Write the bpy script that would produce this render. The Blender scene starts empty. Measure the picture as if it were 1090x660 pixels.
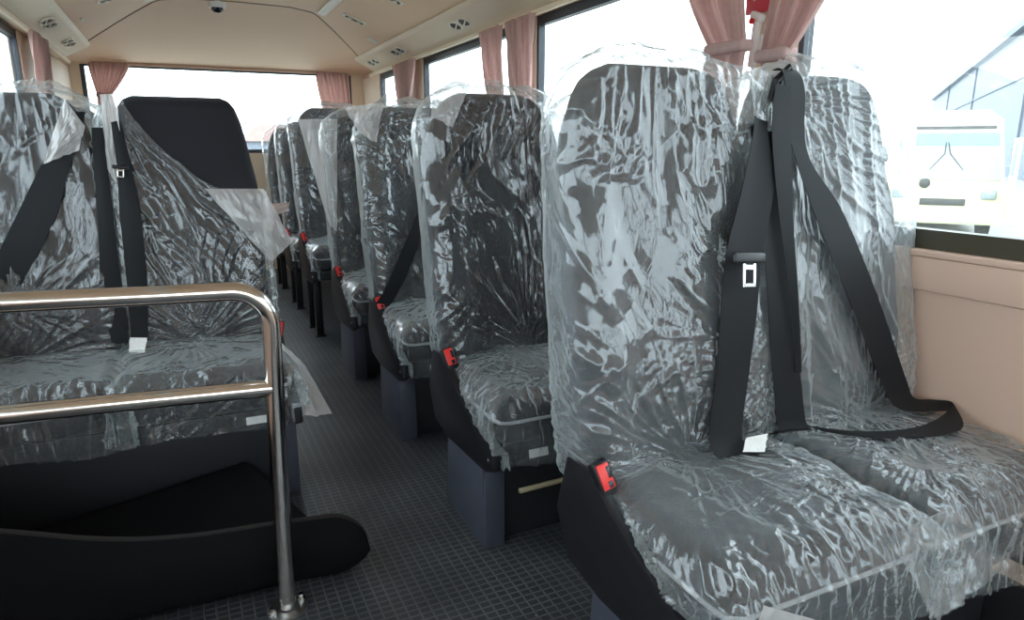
import bpy, bmesh, math
import numpy as np
from mathutils import Vector, Matrix
R = math.radians
SC = bpy.context.scene
COL = SC.collection

# ------------------------------------------------------------------ materials
MAT = {}
def nodes(name):
    m = bpy.data.materials.new(name); m.use_nodes = True
    nt = m.node_tree; nt.nodes.clear()
    out = nt.nodes.new('ShaderNodeOutputMaterial')
    MAT[name] = m
    return m, nt, out
def N(nt, t, **kw):
    n = nt.nodes.new(t)
    for k, v in kw.items():
        if k in n.inputs.keys() if isinstance(k, str) else False: n.inputs[k].default_value = v
        else: setattr(n, k, v)
    return n
def pbr(name, col, rough=.5, metal=0., spec=.5, noise=None, bump=None, coat=0., sheen=0.):
    """noise=(scale, amount) mottles the colour; bump=(scale, strength, distance)"""
    m, nt, out = nodes(name)
    b = nt.nodes.new('ShaderNodeBsdfPrincipled')
    b.inputs['Base Color'].default_value = (*col, 1)
    b.inputs['Roughness'].default_value = rough
    b.inputs['Metallic'].default_value = metal
    b.inputs['Specular IOR Level'].default_value = spec
    b.inputs['Coat Weight'].default_value = coat
    b.inputs['Sheen Weight'].default_value = sheen
    nt.links.new(b.outputs[0], out.inputs[0])
    tc = nt.nodes.new('ShaderNodeTexCoord')
    if noise:
        n = nt.nodes.new('ShaderNodeTexNoise'); n.inputs['Scale'].default_value = noise[0]; n.inputs['Detail'].default_value = 4
        nt.links.new(tc.outputs['Object'], n.inputs['Vector'])
        mx = nt.nodes.new('ShaderNodeMix'); mx.data_type = 'RGBA'
        a = noise[1]
        mx.inputs['A'].default_value = (*[c*(1-a) for c in col], 1)
        mx.inputs['B'].default_value = (*[min(1, c*(1+a)) for c in col], 1)
        nt.links.new(n.outputs['Fac'], mx.inputs['Factor'])
        nt.links.new(mx.outputs['Result'], b.inputs['Base Color'])
    if bump:
        n = nt.nodes.new('ShaderNodeTexNoise'); n.inputs['Scale'].default_value = bump[0]; n.inputs['Detail'].default_value = 3
        nt.links.new(tc.outputs['Object'], n.inputs['Vector'])
        bp = nt.nodes.new('ShaderNodeBump'); bp.inputs['Strength'].default_value = bump[1]; bp.inputs['Distance'].default_value = bump[2]
        nt.links.new(n.outputs['Fac'], bp.inputs['Height']); nt.links.new(bp.outputs[0], b.inputs['Normal'])
    return m

def film_mat(name, haze0, haze1, tint, rough=.16, bump=.35, milk=(.79, .86, .885)):
    """thin clear polyethylene: mostly transparent, hazy towards grazing, sharp reflections"""
    m, nt, out = nodes(name); L = nt.links.new
    tc = nt.nodes.new('ShaderNodeTexCoord')
    mp = nt.nodes.new('ShaderNodeMapping'); mp.inputs['Scale'].default_value = (1.0, .6, .28)
    mp.inputs['Rotation'].default_value = (0, R(28), 0)
    L(tc.outputs['Object'], mp.inputs['Vector'])
    n1 = nt.nodes.new('ShaderNodeTexNoise'); n1.inputs['Scale'].default_value = 55; n1.inputs['Detail'].default_value = 3
    n1.inputs['Distortion'].default_value = 1.2
    n1.noise_type = 'RIDGED_MULTIFRACTAL'
    L(mp.outputs[0], n1.inputs['Vector'])
    bp = nt.nodes.new('ShaderNodeBump'); bp.inputs['Strength'].default_value = bump; bp.inputs['Distance'].default_value = .0022
    L(n1.outputs['Fac'], bp.inputs['Height'])
    lw = nt.nodes.new('ShaderNodeLayerWeight'); lw.inputs['Blend'].default_value = .5
    lwb = nt.nodes.new('ShaderNodeLayerWeight'); lwb.inputs['Blend'].default_value = .5
    L(bp.outputs[0], lwb.inputs['Normal']); L(bp.outputs[0], lw.inputs['Normal'])
    # haze factor grows as the path through the film lengthens
    p = nt.nodes.new('ShaderNodeMath'); p.operation = 'POWER'; p.inputs[1].default_value = 2.2
    L(lw.outputs['Facing'], p.inputs[0])
    hz = nt.nodes.new('ShaderNodeMapRange'); hz.inputs['To Min'].default_value = haze0; hz.inputs['To Max'].default_value = haze1
    L(p.outputs[0], hz.inputs['Value'])
    tr = nt.nodes.new('ShaderNodeBsdfTransparent'); tr.inputs[0].default_value = (*tint, 1)
    di = nt.nodes.new('ShaderNodeBsdfDiffuse'); di.inputs[0].default_value = (*milk, 1); L(bp.outputs[0], di.inputs['Normal'])
    tl = nt.nodes.new('ShaderNodeBsdfTranslucent'); tl.inputs[0].default_value = (*milk, 1); L(bp.outputs[0], tl.inputs['Normal'])
    md = nt.nodes.new('ShaderNodeMixShader'); md.inputs[0].default_value = .45
    L(di.outputs[0], md.inputs[1]); L(tl.outputs[0], md.inputs[2])
    m1 = nt.nodes.new('ShaderNodeMixShader'); L(hz.outputs[0], m1.inputs[0]); L(tr.outputs[0], m1.inputs[1]); L(md.outputs[0], m1.inputs[2])
    gl = nt.nodes.new('ShaderNodeBsdfGlossy'); gl.inputs['Roughness'].default_value = rough; gl.inputs[0].default_value = (1, 1, 1, 1)
    L(bp.outputs[0], gl.inputs['Normal'])
    p5 = nt.nodes.new('ShaderNodeMath'); p5.operation = 'POWER'; p5.inputs[1].default_value = 4.0
    L(lwb.outputs['Facing'], p5.inputs[0])
    fr = nt.nodes.new('ShaderNodeMapRange'); fr.inputs['To Min'].default_value = .064; fr.inputs['To Max'].default_value = .75
    L(p5.outputs[0], fr.inputs['Value'])
    m2 = nt.nodes.new('ShaderNodeMixShader'); L(fr.outputs[0], m2.inputs[0]); L(m1.outputs[0], m2.inputs[1]); L(gl.outputs[0], m2.inputs[2])
    L(m2.outputs[0], out.inputs[0])
    return m

def glass_mat(name, tint, refl=.05):
    m, nt, out = nodes(name); L = nt.links.new
    tr = nt.nodes.new('ShaderNodeBsdfTransparent'); tr.inputs[0].default_value = (*tint, 1)
    gl = nt.nodes.new('ShaderNodeBsdfGlossy'); gl.inputs['Roughness'].default_value = .0
    lw = nt.nodes.new('ShaderNodeLayerWeight'); lw.inputs['Blend'].default_value = .5
    p5 = nt.nodes.new('ShaderNodeMath'); p5.operation = 'POWER'; p5.inputs[1].default_value = 5
    L(lw.outputs['Facing'], p5.inputs[0])
    fr = nt.nodes.new('ShaderNodeMapRange'); fr.inputs['To Min'].default_value = refl; fr.inputs['To Max'].default_value = .8
    L(p5.outputs[0], fr.inputs['Value'])
    mx = nt.nodes.new('ShaderNodeMixShader'); L(fr.outputs[0], mx.inputs[0]); L(tr.outputs[0], mx.inputs[1]); L(gl.outputs[0], mx.inputs[2])
    L(mx.outputs[0], out.inputs[0])
    return m

def fabric_thin(name, col, transl=.35, scale=900):
    m, nt, out = nodes(name); L = nt.links.new
    tc = nt.nodes.new('ShaderNodeTexCoord')
    n = nt.nodes.new('ShaderNodeTexNoise'); n.inputs['Scale'].default_value = 60; L(tc.outputs['Object'], n.inputs['Vector'])
    mx = nt.nodes.new('ShaderNodeMix'); mx.data_type = 'RGBA'
    mx.inputs['A'].default_value = (*[c*.88 for c in col], 1); mx.inputs['B'].default_value = (*[c*1.1 for c in col], 1)
    L(n.outputs['Fac'], mx.inputs['Factor'])
    d = nt.nodes.new('ShaderNodeBsdfDiffuse'); t = nt.nodes.new('ShaderNodeBsdfTranslucent')
    L(mx.outputs['Result'], d.inputs[0]); L(mx.outputs['Result'], t.inputs[0])
    ms = nt.nodes.new('ShaderNodeMixShader'); ms.inputs[0].default_value = transl
    L(d.outputs[0], ms.inputs[1]); L(t.outputs[0], ms.inputs[2]); L(ms.outputs[0], out.inputs[0])
    return m

def floor_mat():
    m, nt, out = nodes('vinyl_floor'); L = nt.links.new
    tc = nt.nodes.new('ShaderNodeTexCoord')
    br = nt.nodes.new('ShaderNodeTexBrick')
    br.offset = 0.0; br.inputs['Scale'].default_value = 1.0
    br.inputs['Brick Width'].default_value = .027; br.inputs['Row Height'].default_value = .021
    br.inputs['Mortar Size'].default_value = .0026; br.inputs['Mortar Smooth'].default_value = .35
    br.inputs['Color1'].default_value = (.026, .029, .034, 1); br.inputs['Color2'].default_value = (.034, .037, .042, 1)
    br.inputs['Mortar'].default_value = (.085, .090, .095, 1)
    L(tc.outputs['Object'], br.inputs['Vector'])
    ns = nt.nodes.new('ShaderNodeTexNoise'); ns.inputs['Scale'].default_value = 3.5; ns.inputs['Detail'].default_value = 5
    L(tc.outputs['Object'], ns.inputs['Vector'])
    cr = nt.nodes.new('ShaderNodeMapRange'); cr.inputs['From Min'].default_value = .3; cr.inputs['From Max'].default_value = .7
    cr.inputs['To Min'].default_value = .55; cr.inputs['To Max'].default_value = 1.35
    L(ns.outputs['Fac'], cr.inputs['Value'])
    mx = nt.nodes.new('ShaderNodeVectorMath'); mx.operation = 'SCALE'
    L(br.outputs['Color'], mx.inputs[0]); L(cr.outputs[0], mx.inputs['Scale'])
    # tiny pale dust specks
    vo = nt.nodes.new('ShaderNodeTexVoronoi'); vo.inputs['Scale'].default_value = 14; L(tc.outputs['Object'], vo.inputs['Vector'])
    lt = nt.nodes.new('ShaderNodeMath'); lt.operation = 'LESS_THAN'; lt.inputs[1].default_value = .024; L(vo.outputs['Distance'], lt.inputs[0])
    m3 = nt.nodes.new('ShaderNodeMix'); m3.data_type = 'RGBA'; m3.inputs['B'].default_value = (.28, .29, .3, 1)
    L(lt.outputs[0], m3.inputs['Factor']); L(mx.outputs[0], m3.inputs['A'])
    b = nt.nodes.new('ShaderNodeBsdfPrincipled'); L(m3.outputs['Result'], b.inputs['Base Color'])
    b.inputs['Roughness'].default_value = .42; b.inputs['Specular IOR Level'].default_value = .45
    bp = nt.nodes.new('ShaderNodeBump'); bp.inputs['Strength'].default_value = .5; bp.inputs['Distance'].default_value = .0015
    L(br.outputs['Fac'], bp.inputs['Height']); L(bp.outputs[0], b.inputs['Normal'])
    L(b.outputs[0], out.inputs[0])
    return m

pbr('seat_fabric', (.010, .010, .015), .7, spec=.25, bump=(900, .3, .0008), sheen=.05)
pbr('piping_grey', (.30, .31, .32), .6)
pbr('black_plastic', (.010, .010, .013), .42, spec=.4, bump=(500, .15, .0004))
pbr('black_panel', (.018, .019, .023), .5, spec=.4)
pbr('bracket_paint', (.009, .009, .012), .45, spec=.35)
pbr('pedestal_grey', (.052, .058, .080), .5, spec=.4, noise=(8, .12), bump=(700, .2, .0005))
pbr('belt_webbing', (.009, .010, .012), .6, spec=.18, bump=(1400, .3, .0005))
pbr('buckle_red', (.72, .035, .03), .35)
pbr('steel', (.72, .72, .72), .18, metal=1.0)
pbr('flange_steel', (.30, .30, .30), .38, metal=1.0)
pbr('stainless', (.78, .74, .71), .13, metal=1.0, noise=(30, .06))
pbr('white_label', (.80, .80, .78), .5, noise=(160, .12))
pbr('tan_wood', (.50, .42, .27), .5, noise=(40, .15))
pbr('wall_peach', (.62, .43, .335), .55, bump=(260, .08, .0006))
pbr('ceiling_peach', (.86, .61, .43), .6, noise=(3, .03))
pbr('duct_cream', (.85, .71, .54), .5)
pbr('pillar_cream', (.85, .72, .57), .5)
pbr('seam_brown', (.30, .22, .17), .6)
pbr('rubber_dark', (.035, .045, .060), .45)
pbr('sill_frame', (.050, .044, .026), .4)  # olive tone imitates hazy glare over the dark lower frame
pbr('carpet_black', (.006, .006, .0065), .95, spec=.1, bump=(1200, .5, .001), noise=(300, .3))
pbr('carpet_edge', (.022, .020, .020), .9, spec=.1)
pbr('kick_black', (.010, .010, .011), .6)
fabric_thin('curtain_pink', (.72, .54, .51), .5)
fabric_thin('film_pink_reflect', (.80, .66, .62), .4)  # plastic film corner; the pink reflection on it is put into the colour
film_mat('film_clear', .065, .80, (.985, .99, .99), rough=.11, bump=.7)
film_mat('film_milky', .22, .90, (.985, .99, .99), rough=.14, bump=.6)
film_mat('film_bright', .125, .85, (.985, .99, .99), rough=.10, bump=.8)
film_mat('film_cushion', .11, .80, (.98, .99, .995), rough=.12, bump=.7)
film_mat('film_double', .55, .92, (.97, .98, .98), rough=.22, bump=.22, milk=(.88, .85, .84))
glass_mat('window_glass', (.96, .98, .98))
pbr('vent_white', (.82, .78, .70), .4)
pbr('vent_dark', (.10, .085, .07), .6)
pbr('camera_white', (.82, .80, .80), .35)
pbr('camera_dark', (.02, .02, .03), .15)
pbr('sign_red', (.55, .05, .07), .4)
pbr('hammer_white', (.82, .80, .78), .4)
pbr('concrete', (.30, .30, .28), .85, noise=(1.2, .12))
pbr('building_wall', (.19, .215, .255), .7, noise=(.3, .06))
pbr('building_band', (.165, .19, .225), .7)
pbr('van_white', (.62, .62, .58), .35, coat=.3)
pbr('van_cream', (.60, .58, .38), .4)
pbr('van_glass', (.26, .31, .33), .05, spec=.8)  # base colour lightened to stand in for sky reflected in the glass
pbr('van_teal', (.16, .30, .32), .1, spec=.6)
pbr('van_dark', (.06, .06, .055), .5)
pbr('roof_rose', (.42, .27, .24), .8)
pbr('bus_paint', (.75, .75, .74), .3)
floor_mat()

# ------------------------------------------------------------------ mesh helpers
CACHE = {}
def link(name, me, parent=None, loc=None):
    o = bpy.data.objects.new(name, me); COL.objects.link(o)
    if parent: o.parent = parent
    if loc is not None: o.location = loc
    return o
def mesh_vf(name, V, F, mat, smooth=True, sharp=None):
    me = bpy.data.meshes.new(name)
    V = np.asarray(V, dtype=np.float32)
    if isinstance(F, np.ndarray):
        nf, k = F.shape
        me.vertices.add(len(V)); me.vertices.foreach_set('co', V.ravel())
        me.loops.add(nf*k); me.loops.foreach_set('vertex_index', F.astype(np.int32).ravel())
        me.polygons.add(nf); me.polygons.foreach_set('loop_start', np.arange(0, nf*k, k, dtype=np.int32))
        me.update(calc_edges=True); me.validate()
    else:
        me.from_pydata(V.tolist(), [], F); me.update()
    me.materials.append(MAT[mat])
    if smooth:
        me.polygons.foreach_set('use_smooth', np.ones(len(me.polygons), dtype=bool))
        if sharp: me.set_sharp_from_angle(angle=R(sharp))
    return me

class MB:
    def __init__(s): s.bm = bmesh.new()
    def box(s, c, size, rot=None, bevel=0., seg=2):
        b2 = bmesh.new(); bmesh.ops.create_cube(b2, size=1.)
        bmesh.ops.scale(b2, vec=size, verts=b2.verts)
        if bevel: bmesh.ops.bevel(b2, geom=b2.edges[:], offset=bevel, segments=seg, affect='EDGES', profile=.5)
        M = Matrix.Translation(c) @ (rot.to_4x4() if rot else Matrix())
        bmesh.ops.transform(b2, matrix=M, verts=b2.verts); s.add(b2); return s
    def b(s, x0, x1, y0, y1, z0, z1, bevel=0., seg=2):
        return s.box(((x0+x1)/2, (y0+y1)/2, (z0+z1)/2), (abs(x1-x0), abs(y1-y0), abs(z1-z0)), None, bevel, seg)
    def add(s, b2):
        t = bpy.data.meshes.new('t'); b2.to_mesh(t); b2.free(); s.bm.from_mesh(t); bpy.data.meshes.remove(t)
    def prism(s, pts, axis, a0, a1, bevel=0.):
        """extrude a polygon: axis 'x' takes (y,z) points, 'y' (x,z), 'z' (x,y)"""
        b2 = bmesh.new()
        def P(p, a): return {'x': (a, p[0], p[1]), 'y': (p[0], a, p[1]), 'z': (p[0], p[1], a)}[axis]
        v0 = [b2.verts.new(P(p, a0)) for p in pts]; v1 = [b2.verts.new(P(p, a1)) for p in pts]
        b2.faces.new(v0); b2.faces.new(v1[::-1]); n = len(pts)
        for i in range(n): b2.faces.new((v0[i], v1[i], v1[(i+1) % n], v0[(i+1) % n]))
        bmesh.ops.recalc_face_normals(b2, faces=b2.faces)
        if bevel: bmesh.ops.bevel(b2, geom=b2.edges[:], offset=bevel, segments=2, affect='EDGES', profile=.5)
        s.add(b2); return s
    def tube(s, pts, r, n=16, caps=True):
        V, F = tube_vf(pts, r, n, caps)
        vs = [s.bm.verts.new(v) for v in V]
        for f in F: s.bm.faces.new([vs[i] for i in f])
        return s
    def lathe(s, prof, M=Matrix(), n=24):
        V = []; F = []
        for (r, z) in prof:
            for k in range(n):
                a = 2*math.pi*k/n; V.append(M @ Vector((r*math.cos(a), r*math.sin(a), z)))
        m = len(prof)
        vs = [s.bm.verts.new(v) for v in V]
        for i in range(m-1):
            for k in range(n):
                s.bm.faces.new((vs[i*n+k], vs[i*n+(k+1) % n], vs[(i+1)*n+(k+1) % n], vs[(i+1)*n+k]))
        if prof[0][0] > 1e-6: s.bm.faces.new(vs[:n][::-1])
        if prof[-1][0] > 1e-6: s.bm.faces.new(vs[-n:])
        return s
    def mesh(s, name, mat, smooth=True, sharp=35):
        bmesh.ops.remove_doubles(s.bm, verts=s.bm.verts, dist=1e-6)
        bmesh.ops.recalc_face_normals(s.bm, faces=s.bm.faces)
        me = bpy.data.meshes.new(name); s.bm.to_mesh(me); s.bm.free(); me.materials.append(MAT[mat])
        if smooth:
            me.polygons.foreach_set('use_smooth', np.ones(len(me.polygons), dtype=bool)); me.set_sharp_from_angle(angle=R(sharp))
        return me
    def obj(s, name, mat, parent=None, smooth=True, sharp=35, loc=None):
        return link(name, s.mesh(name, mat, smooth, sharp), parent, loc)

def tube_vf(pts, r, n=16, caps=True):
    P = [Vector(p) for p in pts]; V = []; F = []; up = None
    for i, p in enumerate(P):
        t = (P[min(i+1, len(P)-1)] - P[max(i-1, 0)]).normalized()
        if up is None: up = t.orthogonal().normalized()
        up = (up - t*up.dot(t)).normalized(); w = t.cross(up)
        for k in range(n):
            a = 2*math.pi*k/n; V.append(p + (up*math.cos(a)+w*math.sin(a))*r)
    for i in range(len(P)-1):
        for k in range(n): F.append((i*n+k, i*n+(k+1) % n, (i+1)*n+(k+1) % n, (i+1)*n+k))
    if caps: F.append(tuple(range(n))[::-1]); F.append(tuple((len(P)-1)*n+k for k in range(n)))
    return V, F
def spline(pts, n=6):
    """Catmull-Rom through pts"""
    P = [np.array(p, float) for p in pts]; out = []
    for i in range(len(P)-1):
        a, b, c, d = P[max(i-1, 0)], P[i], P[i+1], P[min(i+2, len(P)-1)]
        for k in range(n):
            t = k/n
            out.append(.5*((2*b)+(-a+c)*t+(2*a-5*b+4*c-d)*t*t+(-a+3*b-3*c+d)*t**3))
    out.append(P[-1]); return out
def ribbon_mesh(name, edges, mat, thick=.0016, n=8, key=None, curl=.0):
    """strap from a list of (left point, right point) pairs"""
    Lp = spline([e[0] for e in edges], n); Rp = spline([e[1] for e in edges], n)
    m = len(Lp); cols = 5; V = []
    for i in range(m):
        l, r = Lp[i], Rp[i]
        t = (Lp[min(i+1, m-1)]-Lp[max(i-1, 0)]) + (Rp[min(i+1, m-1)]-Rp[max(i-1, 0)])
        nr = np.cross(r-l, t); nr /= (np.linalg.norm(nr)+1e-9)
        for s in (-1, 1):
            for j in range(cols):
                u = j/(cols-1); V.append(l+(r-l)*u+nr*(s*thick/2 + curl*math.sin(math.pi*u)))
    F = []; w = 2*cols
    for i in range(m-1):
        for j in range(cols-1):
            a = i*w+j; F.append((a, a+1, a+w+1, a+w)); a += cols; F.append((a, a+w, a+w+1, a+1))
        a = i*w; F.append((a, a+w, a+w+cols, a+cols)); a = i*w+cols-1; F.append((a, a+cols, a+w+cols, a+w))
    for i in (0, m-1):
        for j in range(cols-1):
            a = i*w+j; F.append((a, a+cols, a+cols+1, a+1) if i == 0 else (a, a+1, a+cols+1, a+cols))
    return mesh_vf(name, V, F, mat, True, 50)

def thing(name, label, cat, loc=(0, 0, 0), rotz=0., group=None):
    o = bpy.data.objects.new(name, None); COL.objects.link(o)
    o.empty_display_size = .1
    o.location = loc; o.rotation_euler = (0, 0, rotz); return tag(o, label, cat, group)
def tag(o, label, cat, group=None):
    o['label'] = label; o['category'] = cat
    if group: o['group'] = group
    return o
def struct(o, label=None):
    o['kind'] = 'structure'
    if label: o['label'] = label
    return o

# ------------------------------------------------------------------ noise
_rng = np.random.RandomState(7)
_perm = _rng.permutation(256); _perm = np.concatenate([_perm, _perm])
_ga = _rng.rand(256)*2*np.pi
_gx, _gy = np.cos(_ga), np.sin(_ga)
def pn(x, y, seed=0):
    x = np.asarray(x, float)+seed*17.13; y = np.asarray(y, float)+seed*9.71
    x, y = np.broadcast_arrays(x, y)
    xi = np.floor(x).astype(int); yi = np.floor(y).astype(int); xf = x-xi; yf = y-yi
    u = xf*xf*xf*(xf*(xf*6-15)+10); v = yf*yf*yf*(yf*(yf*6-15)+10)
    def g(i, j, dx, dy):
        h = _perm[(_perm[(xi+i) & 255]+yi+j) & 255]
        return _gx[h]*dx+_gy[h]*dy
    a = g(0, 0, xf, yf); b = g(1, 0, xf-1, yf); c = g(0, 1, xf, yf-1); d = g(1, 1, xf-1, yf-1)
    return ((a+(b-a)*u)*(1-v)+(c+(d-c)*u)*v)*1.45
def rid(x, y, seed=0, k=2.0): return np.clip(1-np.abs(pn(x, y, seed))*k, 0, 1)
def sst(a, b, x): t = np.clip((x-a)/(b-a), 0, 1); return t*t*(3-2*t)
def crest(x, y, seed=0, k=5.):
    """narrow sharp creases on the zero lines of the noise"""
    n = np.abs(pn(x, y, seed))*k
    return np.clip(1-n, 0, 1)**1.5
def fac(x, y, seed=0):
    """creased sheet: random heights on a triangular lattice, joined by flat facets (0..1)"""
    x = np.asarray(x, float)+seed*5.37; y = np.asarray(y, float)+seed*3.11
    k = (x+y)*.36602540378; i = np.floor(x+k).astype(int); j = np.floor(y+k).astype(int)
    u = x+k-i; v = y+k-j
    def hv(a, b): return _perm[(_perm[(a+seed*13) & 255]+b) & 255]/255.
    lo = u > v
    h0, h3 = hv(i, j), hv(i+1, j+1)
    hm = np.where(lo, hv(i+1, j), hv(i, j+1))
    big, sml = np.where(lo, u, v), np.where(lo, v, u)
    return h0*(1-big)+hm*(big-sml)+h3*sml
def folds(s, z, ties, seed):
    h = np.zeros_like(s)
    for (ts, tz, k, amp, r0, reach) in ties:
        dx, dz = s-ts, z-tz; r = np.hypot(dx, dz)+1e-6; a = np.arctan2(dz, dx)
        wob = .45*pn(s*6, z*6, seed+3)
        f = crest(a*k*1.3+wob, r*1.6, seed+5, 4.0)+.5*crest(a*k*2.9+wob*1.6, r*2.5, seed+6, 4.0)
        h += amp*.45*f*sst(0, r0, r)*np.exp(-np.maximum(r-r0, 0)/reach)
        seed += 11
    return h
def crumple(s, z, seed, rot=.6, stretch=.4, amp=1.):
    ws = s+.030*pn(s*6, z*6, seed); wz = z+.030*pn(s*6+4, z*6+9, seed)
    c, n = math.cos(rot), math.sin(rot)
    a = (c*ws+n*wz); b = (-n*ws+c*wz)
    a2 = (c*ws-n*wz); b2 = (n*ws+c*wz)
    h = .017*fac(a*7.5, b*3.0, seed+1)+.009*fac(a2*15, b2*6., seed+12)+.0045*fac(a*34, b*15, seed+13)*(.4+.6*sst(-.2, .2, pn(s*5, z*4, seed+14)))-.006                                   # broad facets
    h = h+.0040*crest(a*8, b*2.2, seed+2, 4.0)*sst(-.4, .2, pn(s*3, z*3+2, seed+10))
    m1 = sst(.0, .4, pn(s*4.2, z*3.4, seed+6))
    m2 = sst(.08, .42, pn(s*4.5+7, z*4, seed+7))
    h = h+(.0040*crest(a*19+3, b*5, seed+3, 4.)+.0030*crest(a*34, b*10, seed+9, 3.5))*m1
    h = h+(.0034*crest(a2*24, b2*8, seed+4, 4.)+.0018*crest(a2*60, b2*22, seed+8, 3.))*m2
    return h*amp

# ------------------------------------------------------------------ seat shapes (local frame: x from aisle to wall, y rearwards, z up)
ZB, ZT = .40, 1.222
CX = (.25, .698)
def back_y(z): return .105+.144*(z-.45)
W_BARE = ([.38, .42, .85, .95, 1.06, 1.14, 1.185, 1.21, 1.222], [.205, .213, .221, .217, .200, .186, .172, .155, .128])
W_COV = ([.38, .42, .85, .95, 1.04, 1.11, 1.16, 1.19, 1.21, 1.222], [.205, .213, .221, .219, .210, .196, .176, .155, .130, .100])   # rounder heads under the covers
W_FILM = ([.38, .42, .60, .85, 1.0, 1.09, 1.14, 1.18, 1.205, 1.222, 1.235], [.215, .219, .226, .231, .231, .228, .220, .203, .180, .150, .118])
def loop_pts(n, hw, ht, ex=4.5):
    """equal-arc superellipse samples; returns (x, y) arrays, starting at the back seam"""
    t = np.linspace(0, 2*np.pi, 1441)+np.pi/2
    c, s = np.cos(t), np.sin(t)
    x = hw*np.sign(c)*np.abs(c)**(2/ex); y = ht*np.sign(s)*np.abs(s)**(2/ex)
    d = np.concatenate([[0], np.cumsum(np.hypot(np.diff(x), np.diff(y)))])
    q = np.linspace(0, d[-1], n+1)
    return np.interp(q, d, x), np.interp(q, d, y), q-d[-1]/2
def grid_faces(nr, nc, flip=False):
    i = np.arange(nr-1)[:, None]*nc+np.arange(nc-1)[None, :]
    a = i.ravel()
    F = np.stack([a, a+1, a+nc+1, a+nc], 1)
    return F[:, ::-1] if flip else F
def backrest_mesh(key, cx, mir):
    k = ('backrest', key, cx, mir)
    if k in CACHE: return CACHE[k]
    nz, nu = 46, 72
    zs = np.concatenate([np.linspace(ZB-.02, ZT-.035, nz-9), ZT-.035+.035*np.sin(np.linspace(0, np.pi/2, 9))])
    V = []
    for i, z in enumerate(zs):
        hw = np.interp(z, *(W_BARE if key == 'bare' else W_COV)); ht = .058
        cap = 1.
        if z > ZT-.035:
            q = (z-(ZT-.035))/.035; cap = math.sqrt(max(1-q*q, .0)); ht *= max(cap, .04)
        x, y, q = loop_pts(nu, hw, ht, 4.)
        x, y = x[:-1], y[:-1]
        front = (y < 0)
        bol = np.where(front, .018*sst(.5, .85, np.abs(x)/hw)*sst(1.02, .9, z), 0)
        lum = np.where(front, .012*np.exp(-((z-.60)/.14)**2), 0)
        y = y-bol-lum
        V.append(np.stack([(x+cx)*(-1 if mir else 1), y+back_y(z), np.full_like(x, z)], 1))
    V = np.concatenate(V); n = nu
    F = []
    for i in range(len(zs)-1):
        for j in range(n): F.append((i*n+j, i*n+(j+1) % n, (i+1)*n+(j+1) % n, (i+1)*n+j))
    F.append(tuple(range(n))[::-1]); F.append(tuple((len(zs)-1)*n+j for j in range(n)))
    if not mir: pass
    else: F = [f[::-1] for f in F]
    CACHE[k] = mesh_vf('backrest', V, F, 'seat_fabric', True, 60)
    return CACHE[k]
def film_back_mesh(cx, mir, seed, ties, drape=1., crump=1., rot=.6, res=.005, ztop=None, zbot=.415, mat='film_clear', key=None, bag=(1., 1.), vfold=0.):
    k = ('fb', key, cx, mir)
    if key and k in CACHE: return CACHE[k]
    nu = int(1.1/res)
    nz = int(.84/res)
    zt = 1.235
    V = []
    sgn = -1 if mir else 1
    for i in range(nz+1):
        v = i/nz
        x0, y0, q = loop_pts(nu, .225, .07, 6.)
        if ztop is None:
            nb = .93
            if v < nb: z = np.full(nu+1, zbot+(zt-.03-zbot)*v/nb); ht = .071; wf = 1
            else:
                p = (v-nb)/(1-nb); z = np.full(nu+1, zt-.03+.03*math.sin(p*math.pi/2)); ht = .071*max(math.cos(p*math.pi/2), .02); wf = 1-.0*p
        else:
            z = zbot+(ztop(x0)-zbot)*v; ht = .071
        hw = np.interp(z, *W_FILM)*(1.)
        pull = np.where(x0 < 0, bag[0], bag[1]); hb = np.interp(z, *(W_COV if ztop is None else W_BARE))+.009
        hw = hb+(hw-hb)*pull
        x = x0/.225*hw; yl = y0/.07*ht
        # puckered hem at the bottom
        z = z+(.012*pn(q*14, 0*q+seed, seed))*(1-v)**3 + .012*pn(q*9, 0*q+3, seed+1)*(v**8)
        front = sst(.02, -.04, y0)*(.0+1.)
        s = x
        bolf = .018*sst(.5, .85, np.abs(x0)/.225)*sst(1.02, .9, z)+.012*np.exp(-((z-.60)/.14)**2)
        bridge = .010*sst(.0, 1., np.clip(1-np.abs(x0)/.16, 0, 1))*sst(1.05, .85, z)
        g = .007+folds(s, z, ties, seed)+crumple(q, z, seed, rot, .4, crump)*(.55+.45*front)
        dr = (rid(s*10+.5*pn(s*4, z*3, seed+21)+.5*(z-1.2)*s*8, z*1.0, seed+22, 1.7)*.012+crest(s*26+.6*pn(s*4, z*3, seed+23)+.5*(z-1.2)*s*14, z*1.6, seed+24, 3.5)*.0045)*sst(.84, 1.10, z)*drape
        g = g+dr*front
        if vfold: g = g+vfold*crest(s*18+(z-.8)*3.0+.5*pn(s*5, z*5, seed+31), z*1.2, seed+30, 3.4)*front
        # outward normal of the superellipse
        nx = np.sign(x0)*np.abs(x0/.225)**5/.225; ny = np.sign(y0)*np.abs(y0/.07)**5/.07; nn = np.hypot(nx, ny)+1e-9
        nx, ny = nx/nn, ny/nn
        topw = 0.
        if ztop is None and v >= .93: topw = (v-.93)/.07
        gx = g*nx*(1-topw); gy = g*ny*(1-topw)
        zz = z+g*topw*.8
        yy = yl+gy-(bolf+bridge)*front
        V.append(np.stack([(x+gx+cx)*sgn, yy+back_y(z), zz], 1))
    V = np.concatenate(V)
    F = grid_faces(nz+1, nu+1, mir)
    me = mesh_vf('plastic_cover', V, F, mat)
    if key: CACHE[k] = me
    return me
CZ = .445
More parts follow.
